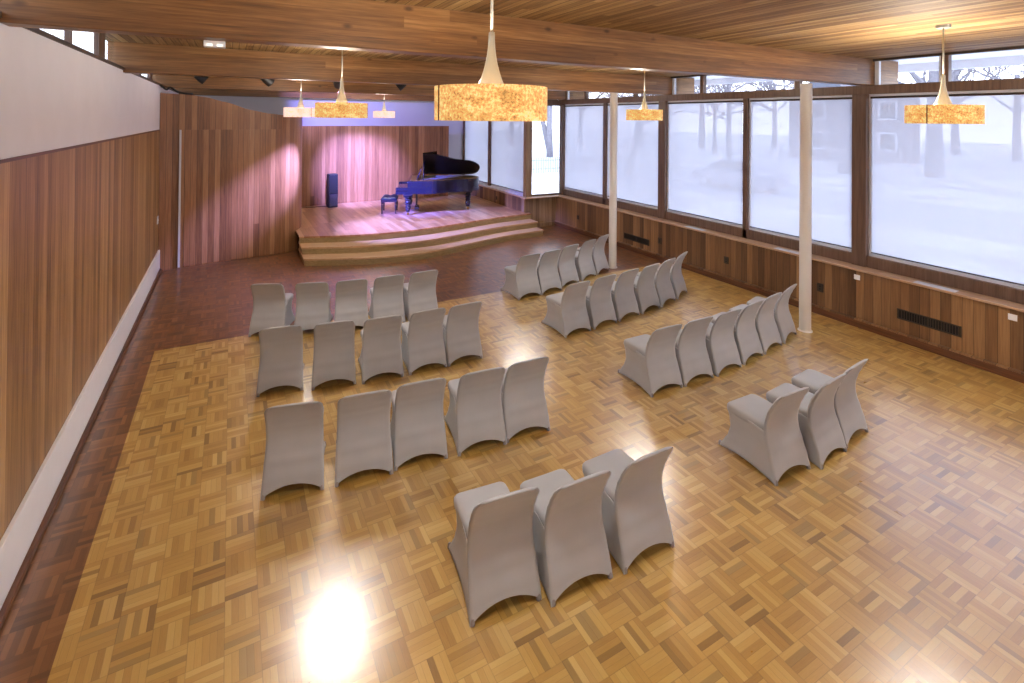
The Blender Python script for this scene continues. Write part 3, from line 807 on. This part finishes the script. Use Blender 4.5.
for sx in (-1, 1):
    for sy in (-1, 1):
        bm = bmesh.new(); lathe(bm, [(.016, 0), (.02, .03), (.017, .06), (.026, .25), (.022, .28), (.03, .30), (.03, .40)], sx * .195, sy * .285, 14)
        link('leg', bm, M['piano'], bn, True, 40)

# tower speaker and its cable
sp_ = empty('tower_speaker', (2.80, 16.80, .48), R(6), 'slim black tower loudspeaker standing at the back of the stage', 'loudspeaker')
link('cabinet', B(-.14, .14, -.14, .14, 0, 1.03, bev=.012), M['black'], sp_)
link('grille', B(-.12, .12, -.152, -.138, .45, 1.0, bev=.004), M['leather'], sp_)
link('lower_panel', B(-.12, .12, -.150, -.138, .04, .42, bev=.004), M['piano'], sp_)
bm = bmesh.new(); tube(bm, [tuple(p) for p in catmull([(2.66, 16.9, .49), (2.45, 16.98, .488), (2.2, 16.95, .488), (1.95, 16.98, .488), (1.7, 16.9, .488)], 6)], .008, 6)
tag(link('speaker_cable', bm, M['black'], None, True), 'thin black cable running left from the tower loudspeaker', 'cable')

# ------------------------------------------------------------------ outdoors
t = NT('thin_snow_over_grass'); co = t.n('ShaderNodeTexCoord').outputs['Object']
f = t.noise(co, .35, 5, .65); f2 = t.noise(co, 6, 5, .7)
c = t.ramp(t.math('ADD', t.math('MULTIPLY', f, .5), t.math('MULTIPLY', f2, .5)), [(.40, (140, 134, 118)), (.49, (192, 192, 190)), (.58, (226, 230, 238))])
t.l(t.princ(c, .8).outputs[0], t.out.inputs[0]); M['snow'] = t.m
M['road'] = plain('wet_road', (168, 172, 182), .5, .06, 2)
M['bark'] = plain('tree_bark', (126, 122, 128), .9, .15, 6)
M['car'] = plain('silver_car_paint', (120, 126, 142), .25, 0, Metallic=.4)
M['carglass'] = plain('car_window_glass', (30, 34, 42), .1)
M['tyre'] = plain('tyre_rubber', (25, 25, 27), .8)
M['fence'] = plain('grey_picket_wood', (150, 152, 158), .8, .05)
M['brick'] = plain('house_wall', (128, 118, 120), .9, .08, 1.5)
M['roof'] = plain('house_roof', (96, 98, 108), .9, .08, 2)
struct('ground_outside', B(-60, 120, -60, 140, GZ - .3, GZ), M['snow']).name = 'floor_outside'
o = struct('road_outside', B(20.5, 27.5, -60, 140, GZ, GZ + .02), M['road']); o.name = 'floor_road'
def tree(x, y, h, r, seed, lab, lean=(0, 0), fork=False, br=9):
    rnd = random.Random(seed)
    t = empty('bare_tree', (x, y, GZ), 0, lab, 'tree', 'bare winter trees outside')
    top = Vector((lean[0], lean[1], h * .55))
    bt = bmesh.new()
    tube(bt, [(0, 0, 0), top * .3 + Vector((rnd.uniform(-.1, .1), 0, 0)), top * .7, top], [r * 1.25, r, r * .85, r * .65], 9)
    if fork:
        tube(bt, [(0.02, 0, h * .02), (-.9, .6, h * .3), (-1.5, 1.0, h * .6)], [r, r * .8, r * .5], 9)
    link('trunk', bt, M['bark'], t, True)
    bb = bmesh.new()
    def grow(p, d, L, rr, dep):
        q = p + d * L
        mid = p + d * L * .5 + Vector((rnd.uniform(-1, 1), rnd.uniform(-1, 1), rnd.uniform(-.3, .5))) * L * .09
        tube(bb, [p, mid, q], [rr, rr * .8, rr * .6], 4 if dep < 3 else 6)
        if dep == 0: return
        for _ in range(3 if dep > 1 else 4):
            nd = (d + Vector((rnd.uniform(-1, 1), rnd.uniform(-1, 1), rnd.uniform(-.35, .75))) * .85).normalized()
            grow(p + d * L * rnd.uniform(.45, 1), nd, L * rnd.uniform(.55, .8), rr * .6, dep - 1)
    for k in range(br):
        a = rnd.uniform(0, 6.28); el = rnd.uniform(.25, 1.2); f = rnd.uniform(.5, 1)
        grow(top * f, Vector((math.cos(a) * math.cos(el), math.sin(a) * math.cos(el), math.sin(el))), h * rnd.uniform(.22, .34), r * .38, 3)
    link('branches', bb, M['bark'], t)
    return t
tree(26.5, 41, 17, .28, 1, 'forked bare tree seen through the clear nook pane', fork=True)
tree(22.6, 25.6, 11, .22, 2, 'leaning bare tree behind the farther white column', lean=(1.0, -.5))
tree(34, 27, 12, .20, 3, 'slim bare tree rising behind the parked car')
tree(41, 16.5, 15, .45, 4, 'thick bare tree trunk behind the pendant at the right window', br=12)
tree(38, 20.5, 14, .42, 5, 'bare tree behind the nearer white column', br=11)
tree(31, 31, 13, .22, 6, 'bare tree left of the parked car', br=8)
tree(33, 9, 14, .3, 8, 'bare tree reaching over the right clerestory window', br=11)
tree(18, 44, 15, .3, 9, 'distant bare tree seen beyond the picket fence')
tree(-9, 14, 12, .3, 10, 'bare tree outside the left clerestory windows')
far = None
for i, (x, y) in enumerate(((62, -4), (64, 6), (60, 14), (66, 20), (72, 27), (72, 38), (63, 43), (55, 48), (50, 54), (44, 60), (36, 66), (28, 70), (20, 74), (74, 14), (48, 40))):
    if far is None:
        far = tree(x, y, 15, .3, 21, 'distant bare tree in the row across the street', br=12)
        f_ = far
    else: f_ = copy_tree(far)
    f_.location = (x, y, GZ); f_.rotation_euler.z = i * 1.3; f_.scale = [1 + .25 * math.sin(i * 2.1)] * 3
    f_['group'] = 'row of distant trees'
# fence
fn = empty('picket_fence', (15.5, 28.8, GZ), 0, 'grey picket fence seen through the clear nook pane', 'fence')
bm = bmesh.new(); box(bm, -6, 10, .02, .06, .3, .38); box(bm, -6, 10, .02, .06, .85, .93)
link('fence_rails', bm, M['fence'], fn)
bm = bmesh.new()
for i in range(86): box(bm, -6 + i * .187, -5.90 + i * .187, 0, .02, .05, 1.1)
o = link('pickets', bm, M['fence'], fn)
# parked car
car = empty('parked_car', (23.6, 18.2, GZ + .02), 0, 'grey parked car on the street, dim behind the roller shade', 'car')
def carbody():
    bm = bmesh.new()
    side = [(-2.3, .35), (-2.32, .75), (-2.1, .98), (-1.65, 1.08), (-1.05, 1.5), (-.3, 1.58), (.6, 1.52), (1.35, 1.08), (2.1, .95), (2.32, .7), (2.3, .35)]
    A = []
    for w, sh in ((-.9, 0), (-.88, 1), (.88, 1), (.9, 0)):
        A.append([bm.verts.new((w * (1 if z < 1.05 else .8), y, z)) for y, z in side])
    n = len(side)
    for a, b in ((A[0], A[3]),):
        for i in range(n): bm.faces.new((a[i], a[(i + 1) % n], b[(i + 1) % n], b[i]))
    bm.faces.new(A[0]); bm.faces.new(A[3])
    for r in (A[1], A[2]):
        for v in r: bm.verts.remove(v)
    return bm
link('car_body', carbody(), M['car'], car, True, 30)
for s in (-1, 1):
    bm = bmesh.new(); vs = [bm.verts.new((s * x, y, z)) for x, y, z in ((.885, -1.5, 1.1), (.885, 1.2, 1.1), (.74, .55, 1.47), (.73, -.3, 1.52), (.74, -1.0, 1.45))]
    bm.faces.new(vs); e = bmesh.ops.extrude_face_region(bm, geom=bm.faces[:]); bmesh.ops.translate(bm, vec=(s * .01, 0, 0), verts=[v for v in e['geom'] if isinstance(v, bmesh.types.BMVert)])
    link('side_window', bm, M['carglass'], car)
    for y in (-1.4, 1.4):
        bm = bmesh.new(); tube(bm, [(s * .72, y, .33), (s * .92, y, .33)], .33, 20)
        w_ = link('wheel', bm, M['tyre'], car, True, 40)
        bm = bmesh.new(); tube(bm, [(s * .92, y, .33), (s * .93, y, .33)], .19, 16); link('hub_cap', bm, M['alu'], w_)
# house
hs = empty('house', (56, 30, GZ), R(30), 'distant house with white-framed windows across the street', 'house')
link('house_walls', B(-7, 7, -5, 5, 0, 6.2), M['brick'], hs)
bm = bmesh.new(); v = [bm.verts.new(p) for p in ((-7.4, -5.5, 6.2), (7.4, -5.5, 6.2), (7.4, 5.5, 6.2), (-7.4, 5.5, 6.2), (-7.4, 0, 9), (7.4, 0, 9))]
for f in ((0, 1, 5, 4), (2, 3, 4, 5), (0, 4, 3), (1, 2, 5), (0, 3, 2, 1)): bm.faces.new([v[i] for i in f])
link('house_roof', bm, M['roof'], hs)
for z in (1.0, 3.8):
    for y in (-3.4, -.7, 2.0):
        q = link('window', B(-7.08, -6.98, y, y + 1.4, z, z + 1.7), M['white_paint'], hs); link('pane', B(-7.1, -7.07, y + .15, y + 1.25, z + .15, z + 1.55), M['carglass'], q)

# ------------------------------------------------------------------ light
w = bpy.data.worlds.new('overcast_sky'); sc.world = w; w.use_nodes = True; nt = w.node_tree; nt.nodes.clear()
o = nt.nodes.new('ShaderNodeOutputWorld'); bg = nt.nodes.new('ShaderNodeBackground')
tc = nt.nodes.new('ShaderNodeTexCoord'); s = nt.nodes.new('ShaderNodeSeparateXYZ'); rp = nt.nodes.new('ShaderNodeValToRGB')
nt.links.new(tc.outputs['Generated'], s.inputs[0]); nt.links.new(s.outputs[2], rp.inputs[0])
rp.color_ramp.elements[0].position = .0; rp.color_ramp.elements[0].color = (.88, .91, 1.0, 1)
rp.color_ramp.elements[1].position = .9; rp.color_ramp.elements[1].color = (.68, .78, 1.0, 1)
nt.links.new(rp.outputs[0], bg.inputs[0]); bg.inputs[1].default_value = 5.0; nt.links.new(bg.outputs[0], o.inputs[0])
def portal(loc, rot, sx, sy):
    L = bpy.data.lights.new('window_portal', 'AREA'); L.shape = 'RECTANGLE'; L.size = sx; L.size_y = sy; L.cycles.is_portal = True
    lo = bpy.data.objects.new('window_portal', L); COL.objects.link(lo); lo.location = loc; lo.rotation_euler = rot
portal((XW + .25, (YB + YN) / 2, 2.62), (0, R(90), 0), 3.4, YN - YB)
portal((XS + .3, 15.9, 2.62), (0, R(90), 0), 3.4, 4.6)
portal((8.55, YN + .3, 2.62), (R(-90), 0, 0), 1.1, 3.4)
portal((XL - .3, 7, 4.13), (0, R(-90), 0), .36, 22)

# ------------------------------------------------------------------ camera
f_px, cyp = 514.216, 114.777
yaw, pit, rol = .500013, .00685, .0091118
fw = Vector((math.sin(yaw), math.cos(yaw), 0)); rt = Vector((math.cos(yaw), -math.sin(yaw), 0)); up_ = Vector((0, 0, 1))
fw2 = fw * math.cos(pit) + up_ * math.sin(pit); up2 = up_ * math.cos(pit) - fw * math.sin(pit)
rt3 = rt * math.cos(rol) + up2 * math.sin(rol); up3 = up2 * math.cos(rol) - rt * math.sin(rol)
cam = bpy.data.cameras.new('camera'); co_ = bpy.data.objects.new('camera', cam); COL.objects.link(co_)
m = Matrix(((rt3.x, up3.x, -fw2.x, 0), (rt3.y, up3.y, -fw2.y, 0), (rt3.z, up3.z, -fw2.z, 3.3), (0, 0, 0, 1)))
co_.matrix_world = m
cam.sensor_width = 36; cam.lens = f_px / 1024 * 36; cam.shift_y = (cyp - 341.5) / 1024; cam.clip_start = .05; cam.clip_end = 400
sc.camera = co_
sc.view_settings.view_transform = 'Standard'; sc.view_settings.look = 'None'; sc.view_settings.gamma = 1; sc.view_settings.exposure = 0.2
sc.view_settings.use_curve_mapping = False
sc.cycles.use_denoising = True
sc.cycles.max_bounces = 8; sc.cycles.diffuse_bounces = 5; sc.cycles.transparent_max_bounces = 12
sc.cycles.sample_clamp_indirect = 6
